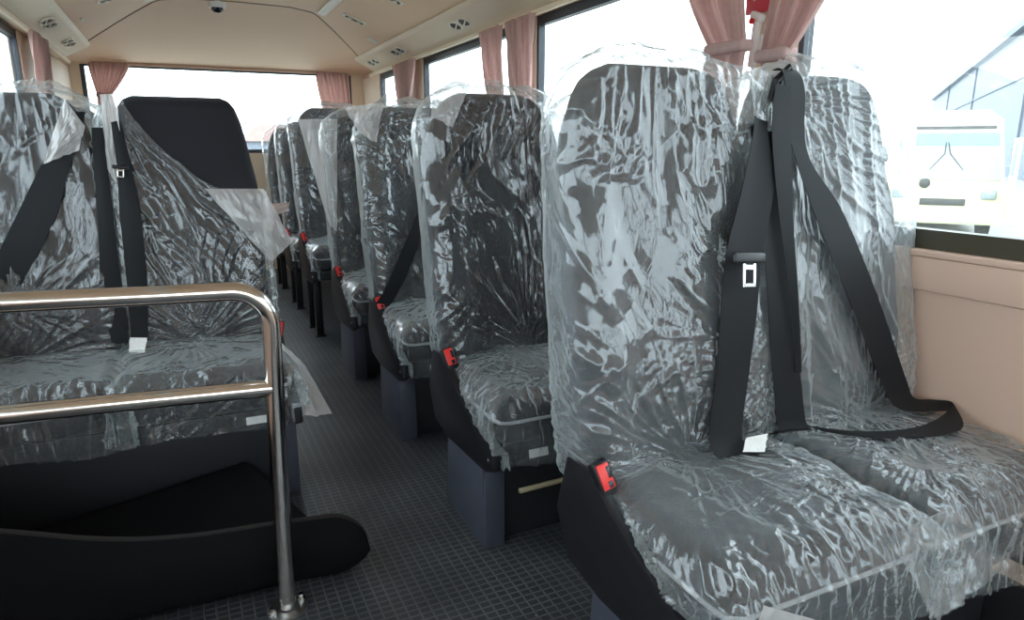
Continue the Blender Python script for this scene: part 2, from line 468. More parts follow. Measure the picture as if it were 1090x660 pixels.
def cushion_mesh(cx, mir):
    k = ('cush', cx, mir)
    if k in CACHE: return CACHE[k]
    me = MB().box(((-1 if mir else 1)*cx, -.125, (.31+CZ)/2), (.436, .42, CZ-.31), None, .045, 5).mesh('seat_cushion', 'seat_fabric')
    CACHE[k] = me; return me
def film_cushion_mesh(cx, mir, seed, ties, res=.005, crump=1., drop=.155, key=None, puff=0., rot=.2, pleat=1., hemw=.018):
    k = ('fc', key, cx, mir)
    if key and k in CACHE: return CACHE[k]
    hx, hy = .226, .218; cy = -.125; rr = .05
    sgn = -1 if mir else 1
    nx_, ny_ = int((2*hx+2*drop)/res), int((hy*2+drop)/res)
    ex = hx+drop; A = np.linspace(-ex, ex, nx_+1)
    B = np.linspace(-(hy+drop), hy-.01, ny_+1)
    a, b = np.meshgrid(A, B)
    # fold the flat sheet over the rounded box: excess beyond each edge bends down
    def fold(t, h):
        e = np.abs(t)-(h-rr); q = np.clip(e, 0, rr*math.pi/2)
        pos = np.where(e > 0, (h-rr)+rr*np.sin(q/rr), np.abs(t))*np.sign(t)
        down = np.where(e > 0, rr*(1-np.cos(q/rr)), 0)+np.maximum(e-rr*math.pi/2, 0)
        return pos, down, np.clip(e/(rr*1.2), 0, 1)
    px, dx, fx = fold(a, hx); py, dy, fy = fold(b, hy)
    fy = np.where(b < 0, fy, 0); dy = np.where(b < 0, dy, 0); py = np.where(b > 0, b, py)
    down = (dx**4+dy**4+1e-12)**.25*np.where(np.minimum(dx, dy) > 0, 1-.25*np.minimum(dx, dy)/np.maximum(np.maximum(dx, dy), 1e-6), 1)
    h = .006+folds(a, b, ties, seed)+crumple(a, b, seed, rot, .45, crump)
    # gathered pleats down the front and sides
    pl = (crest(a*24+.8*pn(a*5, b*5, seed+41), b*2.0, seed+40, 3.2)*.010+crest(a*55+.8*pn(a*5, b*5, seed+46), b*4.0, seed+47, 3.)*.004)*pleat*fy*sst(0, .08, dy+.02)
    pls = crest(b*24+.8*pn(a*5, b*5, seed+43), a*2.0, seed+42, 3.2)*.007*pleat*fx*sst(0, .08, dx+.02)
    bun = (crest(a*22+b*9, b*20, seed+44, 3.)*.007+crest(a*45-b*15, b*42, seed+48, 3.)*.004)*pleat*np.exp(-((b+hy-.02)/.05)**2)
    h = h+bun*(1-fx)
    crown = puff*np.clip(1-(a/hx)**2, 0, 1)*np.clip(1-(b/hy)**2, 0, 1)
    corner = np.minimum(dx, dy)
    hem = 1+hemw*8*(pn(a*6+b*6, a*3-b*3, seed+45))
    z = CZ+crown-down*np.where(down > .06, .06/np.maximum(down, 1e-6)+(1-.06/np.maximum(down, 1e-6))*np.clip(hem, .75, 1.12), 1.)
    nzv = np.sqrt(np.clip(1-fx*fx*.98, 0, 1)*np.clip(1-fy*fy*.98, 0, 1))
    X = px+np.sign(a)*(h+pls)*fx; Y = py-(h+pl)*fy; Z = z+h*nzv
    # corner flare
    X = X+np.sign(a)*corner*.10; Y = Y-corner*.10
    yl_ = Y+cy
    ztop_ = np.interp(yl_, [-.345, -.225, -.055, .012], [.330, .365, .438, .48])
    X = np.where((Z < ztop_) & (X+cx < .2), np.maximum(X+cx, .0325+.002*rid(a*9, b*14, seed+60))-cx, X)
    V = np.stack([((X+cx)*sgn).ravel(), (Y+cy).ravel(), Z.ravel()], 1)
    F = grid_faces(ny_+1, nx_+1, mir)
    me = mesh_vf('plastic_cover', V, F, 'film_cushion')
    if key: CACHE[k] = me
    return me
def flap_mesh(pts, seed, mat='film_double', res=14, bulge=.012, mir=False, fine=.006):
    """a loose corner of film: bilinear patch of four corner points, crumpled"""
    p = [np.array(q, float) for q in pts]
    u, v = np.meshgrid(np.linspace(0, 1, res*3), np.linspace(0, 1, res*3))
    P = (1-u)[..., None]*(1-v)[..., None]*p[0]+u[..., None]*(1-v)[..., None]*p[1]+u[..., None]*v[..., None]*p[2]+(1-u)[..., None]*v[..., None]*p[3]
    n = np.cross(p[1]-p[0], p[3]-p[0]); n /= np.linalg.norm(n)+1e-9
    d = bulge*np.sin(np.pi*u)*np.sin(np.pi*v)+fine*pn(u*4, v*4, seed)+fine*.6*rid(u*7+v*3, v*5, seed+1)
    P = P+d[..., None]*n
    e = p[1]-p[0]
    P = P+(min(.004, .05*np.linalg.norm(e))*pn(u*5, v*5, seed+2))[..., None]*e/np.linalg.norm(e)
    V = P.reshape(-1, 3)
    if mir: V[:, 0] *= -1
    return mesh_vf('plastic_flap', V, grid_faces(res*3, res*3, mir), mat)

def X_(p, mir): return (-p[0], p[1], p[2]) if mir else tuple(p)
def straps(name, edges, parent, mir=False, curl=.0):
    e = [(X_(a, mir), X_(b, mir)) for a, b in edges]
    return link(name, ribbon_mesh(name, e, 'belt_webbing', curl=curl), parent)

def build_seat(label, loc, mir=False, backs=None, cushions=None, zoff=0., legs=False, group='double bus seats in rows', bar=False, labelstrip=True, bare=-1):
    t = thing('double_bus_seat', label, 'bus seat', loc, 0, group)
    sg = -1 if mir else 1
    def mb(fn, name, mat, parent=t, key=None, dz=0., **kw):
        k = (key or name, mir)
        if k not in CACHE or key is None:
            b = MB(); fn(b); 
            if mir: bmesh.ops.scale(b.bm, vec=(-1, 1, 1), verts=b.bm.verts); bmesh.ops.reverse_faces(b.bm, faces=b.bm.faces)
            CACHE[k] = b.mesh(name, mat, **kw)
        return link(name, CACHE[k], parent, (0, 0, dz))
    for i, cx in enumerate(CX):
        bk = link('backrest', backrest_mesh('bare' if bare == i else 'a', cx, mir), t, (0, 0, zoff))
        cu = link('seat_cushion', cushion_mesh(cx, mir), t, (0, 0, zoff))
        k_ = ('piping', cx, mir)
        if k_ not in CACHE:
            b = MB(); sx = -1 if mir else 1
            b.tube([(sx*(cx-.2185), .05, .385), (sx*(cx-.2185), -.30, .385), (sx*(cx-.213), -.325, .385), (sx*(cx-.19), -.3365, .385), (sx*(cx+.19), -.3365, .385), (sx*(cx+.213), -.325, .385), (sx*(cx+.2185), -.30, .385), (sx*(cx+.2185), .05, .385)], .0045, 8)
            CACHE[k_] = b.mesh('piping', 'piping_grey')
        link('piping', CACHE[k_], cu)
        me = backs[i]; 
        if me: link('plastic_cover', me, bk)
        me = cushions[i]
        if me: link('plastic_cover', me, cu)
    # tray under both cushions
    mb(lambda b: b.b(.035, .90, -.31, .10, .262, .312, .006), 'seat_frame', 'black_panel', key='tray', dz=zoff)
    # side bracket with its front screw
    br = mb(lambda b: b.prism([(.10, .47), (.012, .475), (-.055, .425), (-.225, .352), (-.345, .318), (-.352, .268), (-.30, .245), (-.03, .232), (.09, .25), (.14, .34)], 'x', .006, .028, .004), 'side_bracket', 'bracket_paint', key='bracket', dz=zoff)
    mb(lambda b: b.lathe([(.006, 0), (.006, .003), (.003, .005), (0, .005)], Matrix.Translation((.007, -.325, .29)) @ Matrix.Rotation(R(-90), 4, 'Y'), 12), 'screw', 'steel', br, key='screw')
    mb(lambda b: b.b(.90, .915, -.30, .12, .20, .44, .004), 'wall_bracket', 'bracket_paint', key='wbracket', dz=zoff)
    # buckle on its stalk
    def bkl(b):
        rot = Matrix.Rotation(R(-22), 3, 'X') @ Matrix.Rotation(R(-12), 3, 'Y')
        b.box((.022, -.006, .468), (.036, .026, .066), rot, .006, 3)
        b.box((.024, .002, .425), (.022, .012, .06), rot, .003)
    def btn(b):
        rot = Matrix.Rotation(R(-22), 3, 'X') @ Matrix.Rotation(R(-12), 3, 'Y')
        o = rot @ Vector((-.001, -.0145, .004))
        b.box(Vector((.022, -.006, .468))+o, (.026, .006, .048), rot, .0025, 2)
    bo = mb(bkl, 'belt_buckle', 'black_plastic', key='buckle', dz=zoff)
    mb(btn, 'release_button', 'buckle_red', bo, key='button')
    def slot(b):
        rot = Matrix.Rotation(R(-22), 3, 'X') @ Matrix.Rotation(R(-12), 3, 'Y')
        o = rot @ Vector((.007, -.0165, .010)); b.box(Vector((.022, -.006, .468))+o, (.008, .004, .022), rot, .001)
        o = rot @ Vector((.003, -.0165, -.012)); b.box(Vector((.022, -.006, .468))+o, (.010, .004, .012), rot, .001)
    mb(slot, 'tongue_slot', 'camera_dark', bo, key='slot')
    if not legs:
        def corner(b):
            b.prism([(-.268, 0), (.03, 0), (.005, .30), (-.25, .25)], 'x', .018, .030, .002)
            b.b(.018, .075, -.272, -.262, 0, .262, .002)
            b.b(.022, .030, -.262, .02, 0, .012)
        mb(corner, 'pedestal_panel', 'pedestal_grey', key='pedc')
        mb(lambda b: b.b(.032, .88, -.235, .02, 0, .263, .004), 'pedestal', 'black_panel', key='ped')
    else:
        for (lx, ly) in ((.02, -.25), (.02, -.02)):
            b = MB().b(lx, lx+.04, ly, ly+.035, 0, .262+zoff, .003).b(lx-.006, lx+.05, ly-.012, ly+.047, 0, .008, .002)
            link('leg', b.mesh('leg', 'bracket_paint'), t)
        b = MB().b(.80, .88, -.25, .02, 0, .262+zoff, .003); link('pedestal', b.mesh('pedestal', 'black_panel'), t)
    if labelstrip:
        mb(lambda b: b.box((.135, -.352, .298), (.055, .0012, .022), Matrix.Rotation(R(-12), 3, 'X')), 'paper_label', 'white_label', key='lstrip', dz=zoff)
    if bar:
        b = MB().box((.205, -.262, .150), (.165, .012, .014), Matrix.Rotation(R(-1.5), 3, 'Y'), .004, 3)
        link('wooden_bar', b.mesh('wooden_bar', 'tan_wood'), t)
    return t

TIE_B = (.0, .455, 3.2, .016, .07, .22)     # where the film is drawn in at the bight
def ties_back(a=.016, tl=True): 
    return [(.0, .45, 3.4, a, .06, .24), (-.10, 1.24, 3.0, .010, .10, .25), (.13, 1.24, 3.2, .010, .10, .22)]
TC = [(.0, .10, 3.4, .012, .10, .25), (.12, -.36, 2.8, .010, .06, .12)]

# ---- right-hand seats
XR = .625
s1 = build_seat('largest, nearest double seat with black belts hanging loose over its plastic covers', (XR, .976, 0),
    backs=[film_back_mesh(CX[0], False, 3, [(-.02, .455, 3.6, .020, .06, .20), (.20, .62, 2.4, .012, .10, .16)], drape=1.3, rot=.5, res=.0034, bag=(1.0, 1.7), crump=1.1, mat='film_bright'),
           film_back_mesh(CX[1], False, 9, [(.05, .46, 3.4, .016, .06, .22), (-.17, 1.18, 3.4, .016, .10, .40)], drape=1.0, rot=.05, res=.0036, bag=(1.2, 1.6), vfold=.010, crump=.75, mat='film_milky')],
    cushions=[film_cushion_mesh(CX[0], False, 5, [(-.02, .13, 4.0, .012, .10, .30), (.20, -.05, 2.6, .010, .10, .22), (-.02, -.33, 2.6, .012, .07, .12)], res=.0036, puff=.018, crump=1.15, pleat=.85, drop=.150),
              film_cushion_mesh(CX[1], False, 8, [(.02, .13, 4.0, .012, .10, .30), (-.10, -.10, 3, .012, .08, .25)], res=.0038, puff=.022, rot=-.5, crump=1.15, pleat=.9, drop=.150)])
s2 = build_seat('second double seat on the right, with a tan bar across the dark panel beneath', (XR, 1.79, 0), bar=True,
    backs=[film_back_mesh(CX[0], False, 23, [(.03, .455, 3.6, .020, .06, .18)], drape=.5, rot=-.46, res=.0036, bag=(1.2, 1.), crump=1.1),
           film_back_mesh(CX[1], False, 29, ties_back(), res=.008, key='v2')],
    cushions=[film_cushion_mesh(CX[0], False, 25, [(.0, .13, 4.0, .014, .08, .25)], res=.0038, pleat=1.2), film_cushion_mesh(CX[1], False, 27, TC, res=.008, key='c2')])
vb = lambda i, key, seed: film_back_mesh(CX[i], False, seed, ties_back(), res=.0055 if i == 0 else .009, key=key, rot=.8 if seed % 2 else -.6, bag=(1.3, 1.), mat='film_bright')
vc = lambda i, key, seed: film_cushion_mesh(CX[i], False, seed, TC, res=.0055 if i == 0 else .009, key=key)
s3 = build_seat('third double seat back on the right, plastic wrapped with a black belt slung across it', (XR, 2.57, 0),
    backs=[vb(0, 'r3', 43), vb(1, 'v2', 29)], cushions=[vc(0, 'c3', 45), vc(1, 'c2', 27)])
s4 = build_seat('fourth double seat back on the right, big loose sheet of plastic over its front', (XR, 3.34, 0),
    backs=[vb(0, 'r4', 52), vb(1, 'v2', 29)], cushions=[vc(0, 'c3', 45), vc(1, 'c2', 27)])
def shift(me, dz, key):
    k = ('sh', key)
    if k not in CACHE:
        m2 = me.copy(); m2.transform(Matrix.Translation((0, 0, dz))); CACHE[k] = m2
    return CACHE[k]
s5 = build_seat('fifth double seat back on the right, standing taller than its neighbours on slim legs', (.595, 4.16, 0), zoff=.075, legs=True,
    backs=[vb(0, 'r3', 43), vb(1, 'v2', 29)], cushions=[vc(0, 'c3', 45), vc(1, 'c2', 27)])
s6 = build_seat('sixth double seat back on the right, on slim legs just before the last seat', (.60, 4.92, 0), zoff=.02, legs=True,
    backs=[vb(0, 'r4', 52), vb(1, 'v2', 29)], cushions=[vc(0, 'c3', 45), vc(1, 'c2', 27)])
s7 = build_seat('farthest double seat on the right, only its narrow wrapped edge seen under the rear window', (.60, 5.68, 0), legs=True,
    backs=[vb(0, 'r3', 43), vb(1, 'v2', 29)], cushions=[vc(0, 'c3', 45), vc(1, 'c2', 27)])

# ---- left-hand seats (mirrored)
XL = .26
def torn(x0):    # cut edge of the pulled-down film, x0 in the loop frame (aisle seat, aisle = negative)
    xs = np.array([-.24, -.20, -.16, -.04, .08, .178, .24]); zs = np.array([.90, .905, .92, .955, 1.083, 1.20, 1.21])
    return np.interp(x0, xs, zs)
l1 = build_seat('double seat behind the steel rail, one black headrest bare of torn plastic', (XL, 2.33, 0), mir=True, bare=0,
    backs=[film_back_mesh(CX[0], True, 63, [(.02, .455, 3.6, .020, .06, .26), (.19, 1.18, 3.8, .018, .10, .50)], drape=.0, rot=-.5, res=.004, ztop=torn, bag=(1, 1), crump=.9),
           film_back_mesh(CX[1], True, 69, [(.03, .455, 3.4, .018, .06, .26), (.02, .60, 3, .014, .06, .12)], drape=1.2, rot=.5, res=.0042, bag=(1.2, 1.2))],
    cushions=[film_cushion_mesh(CX[0], True, 65, [(.05, .13, 3.6, .010, .10, .25)], res=.0042, pleat=1.2, drop=.150, rot=.9),
              film_cushion_mesh(CX[1], True, 67, [(.05, .13, 3.6, .010, .10, .25)], res=.0042, pleat=1.3, drop=.150, rot=-.9)])
vbl = lambda i, key, seed: film_back_mesh(CX[i], True, seed, ties_back(), res=.006, key=key, rot=.7, bag=(1.2, 1.2))
vcl = lambda i, key, seed: film_cushion_mesh(CX[i], True, seed, TC, res=.008, key=key)
l2 = build_seat('wrapped double seat on the left, directly behind the one with the bared headrest', (XL, 3.12, 0), mir=True,
    backs=[vbl(0, 'l2', 82), vbl(1, 'l2', 84)], cushions=[vcl(0, 'lc2', 85), vcl(1, 'lc2', 86)])
for s, z in ((s5, .075), (s6, .02)):
    pass   # covers are children of the raised backrests and cushions

# ---- belts of the nearest seat
def latch(parent, p, tilt=0., mir=False, k=1.):
    M = Matrix.Rotation(R(tilt), 3, 'Y') @ Matrix.Rotation(R(-10), 3, 'X')
    p = Vector(X_(p, mir))
    h = link('latch_housing', MB().box(p, (.082*k, .012, .022*k), M, .005, 3).mesh('latch_housing', 'black_plastic'), parent)
    b = MB(); 
    for (dx, dz, sx, sz) in ((-.0135, -.033, .006, .045), (.0135, -.033, .006, .045), (0, -.053, .033, .007), (0, -.018, .033, .010)):
        b.box(p+M @ Vector((dx*k, -.002, dz*k)), (sx*k, .003, sz*k), M, .0008, 1)
    link('latch_tongue', b.mesh('latch_tongue', 'steel'), h)
    return h
beltA = straps('seat_belt', [((0.406, 0.080, 1.123), (0.441, 0.080, 1.113)), ((0.397, 0.071, 1.087), (0.437, 0.070, 1.081)), ((0.364, 0.054, 0.986), (0.447, 0.054, 0.985)), ((0.319, 0.036, 0.863), (0.410, 0.034, 0.850)), ((0.300, 0.020, 0.750), (0.393, 0.018, 0.741)), ((0.280, -0.002, 0.621), (0.363, -0.004, 0.609)), ((0.247, -0.030, 0.523), (0.329, -0.032, 0.511)), ((0.247, -0.050, 0.487), (0.335, -0.053, 0.479)), ((0.267, -0.058, 0.479), (0.357, -0.062, 0.473)), ((0.297, -0.050, 0.477), (0.373, -0.054, 0.475))], s1, curl=.004)
latch(beltA, (.354, .012, .853), 4)
tg = link('paper_tag', flap_mesh([(.312, -.062, .515), (.372, -.058, .511), (.360, -.066, .477), (.300, -.068, .490)], 5, 'white_label', 6, .002, fine=.001), beltA)
beltB = straps('seat_belt', [((0.397, 0.079, 1.103), (0.452, 0.077, 1.093)), ((0.410, 0.057, 0.948), (0.485, 0.058, 0.955)), ((0.428, 0.033, 0.796), (0.502, 0.032, 0.790)), ((0.434, 0.008, 0.639), (0.511, 0.006, 0.629)), ((0.438, -0.016, 0.519), (0.519, -0.018, 0.506)), ((0.439, -0.024, 0.487), (0.524, -0.026, 0.479)), ((0.441, 0.016, 0.465), (0.526, 0.016, 0.463))], s1, curl=.002)
beltC = straps('seat_belt', [((0.455, 0.081, 1.183), (0.496, 0.081, 1.183)), ((0.442, 0.064, 1.078), (0.493, 0.061, 1.059)), ((0.457, 0.038, 0.909), (0.490, 0.034, 0.908)), ((0.482, 0.012, 0.734), (0.496, 0.004, 0.733)), ((0.498, -0.002, 0.603), (0.508, -0.008, 0.603))], s1)
beltD = straps('seat_belt', [((0.501, 0.136, 1.218), (0.548, 0.136, 1.218)), ((0.491, 0.104, 1.215), (0.538, 0.104, 1.213)), ((0.485, 0.082, 1.178), (0.538, 0.082, 1.175)), ((0.493, 0.066, 1.078), (0.543, 0.064, 1.050)), ((0.560, 0.044, 0.924), (0.639, 0.044, 0.931)), ((0.659, 0.014, 0.736), (0.741, 0.016, 0.750)), ((0.754, -0.019, 0.543), (0.831, -0.019, 0.548)), ((0.773, -0.059, 0.493), (0.849, -0.034, 0.501)), ((0.878, -0.099, 0.487), (0.898, -0.044, 0.491)), ((0.873, -0.124, 0.491), (0.913, -0.084, 0.495)), ((0.793, -0.179, 0.489), (0.793, -0.124, 0.489)), ((0.693, -0.169, 0.487), (0.683, -0.124, 0.487)), ((0.593, -0.119, 0.485), (0.583, -0.079, 0.485)), ((0.548, -0.044, 0.477), (0.543, -0.004, 0.477))], s1)
link('belt_guide', MB().tube([(.482, .118, 1.150), (.486, .110, 1.195), (.520, .112, 1.222), (.556, .116, 1.195), (.562, .124, 1.150)], .007, 10).mesh('belt_guide', 'black_plastic'), s1)
# loose corners of film
link('plastic_flap', flap_mesh([(.06, -.37, .43), (.14, -.40, .40), (.10, -.42, .22), (-.02, -.40, .26)], 4, bulge=.02), s1)
link('plastic_flap', flap_mesh([(.34, -.350, .455), (.50, -.350, .47), (.60, -.405, .365), (.42, -.40, .305)], 14, 'film_cushion', bulge=.02), s1)
link('plastic_flap', flap_mesh([(.42, .112, 1.220), (.500, .118, 1.205), (.488, .085, 1.06), (.425, .060, .945)], 24, 'film_milky', bulge=.015), s1)
link('plastic_flap', flap_mesh([(.035, .13, 1.15), (.056, .160, 1.288), (.165, .165, 1.240), (.10, .13, 1.12)], 34, bulge=.01), s2)
link('plastic_flap', flap_mesh([(-.045, .14, 1.215), (.115, .15, 1.235), (.06, .085, 1.08), (.0, .09, 1.12)], 44, bulge=.01), s3)
straps('seat_belt', [((.290, .075, 1.10), (.335, .080, 1.09)), ((.245, .055, .91), (.300, .055, .89)), ((.16, .02, .74), (.215, .02, .72)), ((.05, -.02, .545), (.105, -.02, .53)), ((.0, -.02, .47), (.05, -.025, .455))], s3)
link('plastic_flap', flap_mesh([(-.10, .14, 1.195), (.086, .135, 1.20), (.035, .05, .66), (.0, .05, .70)], 54, bulge=.03), s4)
# belts of the left seat
bl1 = straps('seat_belt', [((.500, .112, 1.165), (.528, .112, 1.165)), ((.510, .098, 1.122), (.545, .098, 1.140)), ((.543, .082, 1.041), (.623, .078, 1.015)), ((.605, .056, .866), (.694, .058, .883)), ((.706, .026, .683), (.755, .044, .77)), ((.80, .005, .53), (.85, .005, .60))], l1, mir=True)
bl2 = straps('seat_belt', [((.452, .10, 1.12), (.488, .10, 1.12)), ((.457, .090, 1.05), (.493, .090, 1.05)), ((.459, .052, .832), (.501, .052, .834)), ((.458, .017, .605), (.517, .018, .611)), ((.456, -.010, .478), (.500, -.010, .484))], l1, mir=True, curl=.003)
bl3 = straps('seat_belt', [((.411, .10, 1.142), (.436, .10, 1.136)), ((.394, .075, 1.00), (.434, .075, 1.00)), ((.385, .050, .858), (.441, .052, .86)), ((.388, .020, .658), (.444, .021, .662)), ((.404, -.010, .485), (.450, -.010, .490))], l1, mir=True, curl=.003)
latch(bl3, (.424, .066, 1.005), 6, True, .55)
link('paper_tag', flap_mesh([(.405, -.026, .494), (.452, -.024, .500), (.458, -.040, .458), (.416, -.044, .452)], 7, 'white_label', 6, .002, mir=True, fine=.001), bl3)
link('plastic_flap', flap_mesh([(.545, .09, 1.20), (.50, .075, 1.12), (.525, .06, 1.055), (.615, .055, 1.015)], 64, bulge=.01, mir=True), l1)
link('plastic_flap', flap_mesh([(.41, .10, 1.22), (.455, .10, 1.215), (.46, .075, 1.0), (.425, .07, .92)], 65, bulge=.01, mir=True), l1)
link('plastic_flap', flap_mesh([(.20, .075, .935), (.02, .08, .93), (-.055, .06, .755), (.02, .045, .69)], 66, bulge=.015, mir=True), l1)
link('plastic_flap', flap_mesh([(.035, -.06, .46), (.03, -.345, .285), (-.082, -.335, .275), (-.030, -.20, .40)], 68, 'film_double', bulge=.010, mir=True), l1)
link('plastic_flap', flap_mesh([(.01, .09, .815), (-.165, .09, .826), (-.150, .085, .785), (.01, .09, .735)], 70, 'film_pink_reflect', bulge=.004, mir=True), l2)

# ------------------------------------------------------------------ bus shell
XW, XLW = 1.56, -.70             # inner faces of the side walls
Y0, YR = -1.9, 6.40
CEN = (XW+XLW)/2
ZS = .83                          # sill
ZW = 1.615                        # top of the glass
fl = struct(MB().b(XLW-.06, XW+.06, Y0-.06, YR+.06, -.06, 0).obj('floor', 'vinyl_floor', smooth=False), 'dark studded vinyl bus floor')
def side_wall(name, side):
    x = XW if side > 0 else XLW
    o = lambda a, b: (min(x+side*a, x+side*b), max(x+side*a, x+side*b))
    b = MB()
    a0, a1 = o(0, .05); b.b(a0, a1, Y0, YR, .0, .735)
    a0, a1 = o(-.018, .05); b.b(a0, a1, Y0, YR, .735, .815, .006)
    a0, a1 = o(-.024, .05); b.b(a0, a1, Y0, YR, .815, ZS, .004)
    a0, a1 = o(0, .05); b.b(a0, a1, Y0, YR, 1.655, 1.98)
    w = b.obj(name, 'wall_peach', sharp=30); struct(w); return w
side_wall('wall_right', 1); side_wall('wall_left', -1)
kick = MB().b(XW-.012, XW-.001, Y0, YR, .001, .14, .002); struct(kick.obj('baseboard_right', 'kick_black'))
kick = MB().b(XLW+.001, XLW+.012, Y0, YR, .001, .14, .002); struct(kick.obj('baseboard_left', 'kick_black'))
# pillars
PR = [(-.55, -.45), (1.46, 1.615), (3.02, 3.16), (4.70, 5.0), (5.83, YR)]
PL = [(-.55, -.45), (1.60, 1.70), (2.9, 3.0), (4.52, YR)]
k = 0
for side, plist in ((1, PR), (-1, PL)):
    x = XW if side > 0 else XLW
    xa, xb = sorted((x-side*.004, x+side*.05))
    for (a, b_) in plist:
        k += 1; struct(MB().b(xa, xb, a, b_, ZS, 1.66, .006).obj('trim_%d' % k, 'pillar_cream'))
def window(n, side, y0, y1):
    """bonded side window: dark frame bands and the pane"""
    x = XW if side > 0 else XLW
    xa, xb = sorted((x+side*.006, x+side*.040)); w = .042
    fr = MB()
    fr.b(xa, xb, y0, y1, ZW, 1.658)
    e = .018
    fr.b(xa, xb, y0, y0+e, ZS+.045, ZW).b(xa, xb, y1-e, y1, ZS+.045, ZW)
    f = struct(fr.obj('window_%d' % n, 'rubber_dark', smooth=False))
    link('sill_bar', MB().b(xa, xb, y0, y1, ZS, ZS+.045).mesh('sill_bar', 'sill_frame', smooth=False), f)
    xa, xb = sorted((x+side*.020, x+side*.026))
    link('pane', MB().b(xa, xb, y0+e, y1-e, ZS+.045, ZW).mesh('pane', 'window_glass', smooth=False), f)
n = 0
for side, plist in ((1, PR), (-1, PL)):
    ed = [Y0]+[v for p in plist for v in p]
    for i in range(0, len(ed)-1, 2):
        if ed[i+1]-ed[i] > .2: n += 1; window(n, side, ed[i], ed[i+1])
# rear wall and window
RW = (XLW+.075, XW-.11, 1.02, 1.69)
b = MB(); b.b(XLW-.05, XW+.05, YR, YR+.06, 0, RW[2]).b(XLW-.05, XW+.05, YR, YR+.06, RW[3], 1.98)
b.b(XLW-.05, RW[0], YR, YR+.06, RW[2], RW[3]).b(RW[1], XW+.05, YR, YR+.06, RW[2], RW[3])
struct(b.obj('wall_rear', 'pillar_cream', smooth=False))
n += 1
fr = MB(); e = .012
fr.b(RW[0], RW[1], YR+.004, YR+.05, RW[2], RW[2]+.03).b(RW[0], RW[1], YR+.004, YR+.05, RW[3]-e, RW[3])
fr.b(RW[0], RW[0]+.03, YR+.004, YR+.05, RW[2]+.03, RW[3]-e).b(RW[1]-.03, RW[1], YR+.004, YR+.05, RW[2]+.03, RW[3]-e)
f = struct(fr.obj('window_%d' % n, 'rubber_dark', smooth=False))
link('pane', MB().b(RW[0]+.03, RW[1]-.03, YR+.022, YR+.028, RW[2]+.03, RW[3]-e).mesh('pane', 'window_glass', smooth=False), f)
# front wall with the windscreen (behind the camera)
b = MB(); b.b(XLW-.05, XW+.05, Y0-.06, Y0, 0, .75).b(XLW-.05, XW+.05, Y0-.06, Y0, 1.72, 1.98)
b.b(XLW-.05, XLW+.06, Y0-.06, Y0, .75, 1.72).b(XW-.06, XW+.05, Y0-.06, Y0, .75, 1.72)
struct(b.obj('wall_front', 'pillar_cream', smooth=False))
n += 1
fr = MB(); fx0, fx1 = XLW+.06, XW-.06
fr.b(fx0, fx1, Y0-.05, Y0-.01, .75, .79).b(fx0, fx1, Y0-.05, Y0-.01, 1.68, 1.72).b(fx0, fx0+.04, Y0-.05, Y0-.01, .79, 1.68).b(fx1-.04, fx1, Y0-.05, Y0-.01, .79, 1.68)
f = struct(fr.obj('window_%d' % n, 'rubber_dark', smooth=False))
link('pane', MB().b(fx0+.04, fx1-.04, Y0-.033, Y0-.027, .79, 1.68).mesh('pane', 'window_glass', smooth=False), f)

# ceiling: crowned centre panel + closing panel over the rear window
HW = 1.13
def prof(dx):      # ceiling height over |x - centre|
    return np.interp(dx, [0, .30, .48, .62, .93, 1.13], [1.955, 1.95, 1.925, 1.875, 1.755, 1.70])
YS = 4.90
def ceil_z(dx, y):
    z = prof(dx)
    ys = YS+.85*np.clip((dx-.44)/.54, 0, 1)**1.12        # curved seam
    t = np.clip((y-ys)/(YR+.01-ys), 0, 1)
    zr = 1.705
    return z+(zr-z)*(t**1.15) if z > zr else z
nx = 61; xs = np.linspace(-HW, HW, nx)
def ceil_mesh(name, mat, y0f, y1f, ny):
    V = []
    for j in range(ny+1):
        for x in xs:
            y = y0f(abs(x))+(y1f(abs(x))-y0f(abs(x)))*j/ny
            V.append((CEN+x, y, ceil_z(abs(x), y)))
    m = len(V); V2 = V+[(a, b_, c+.03) for a, b_, c in V]
    F = [tuple(r) for r in grid_faces(ny+1, nx, True)]; F2 = [tuple(i+m for i in f[::-1]) for f in F]
    F = F+F2
    ring = [i for i in range(nx)]+[j*nx+nx-1 for j in range(1, ny+1)]+[ny*nx+i for i in range(nx-2, -1, -1)]+[j*nx for j in range(ny-1, 0, -1)]
    for i in range(len(ring)):
        a, c = ring[i], ring[(i+1) % len(ring)]; F.append((a, c, c+m, a+m))
    o = link(name, mesh_vf(name, V2, F, mat, True, 40)); return struct(o)
seam = lambda d: YS+.85*min(max((d-.44)/.54, 0), 1)**1.12
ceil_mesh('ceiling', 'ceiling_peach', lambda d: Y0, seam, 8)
ceil_mesh('trim_ceiling_rear', 'ceiling_peach', lambda d: seam(d)+.004, lambda d: YR, 14)
roof = struct(MB().b(XLW-.06, XW+.06, Y0-.06, YR+.06, 1.985, 2.03).obj('trim_roof', 'bus_paint', smooth=False))
sp = [(CEN+x, seam(abs(x)), float(ceil_z(abs(x), seam(abs(x))))-.001) for x in np.linspace(-.98, .98, 60)]
struct(MB().tube(sp, .0045, 6).obj('trim_seam', 'seam_brown'))
# overhead ducts
def duct(side, name):
    s = side
    pts = [(HW-.005, 1.655), (1.06, 1.662), (1.045, 1.675), (.925, 1.735), (.905, 1.757), (.93, 1.80), (HW-.005, 1.80)]
    b = MB(); b.prism([(CEN+s*a, z) for a, z in pts], 'y', Y0+.01, 5.75, .004)
    struct(b.obj(name, 'duct_cream', sharp=50))
duct(1, 'trim_duct_right'); duct(-1, 'trim_duct_left')
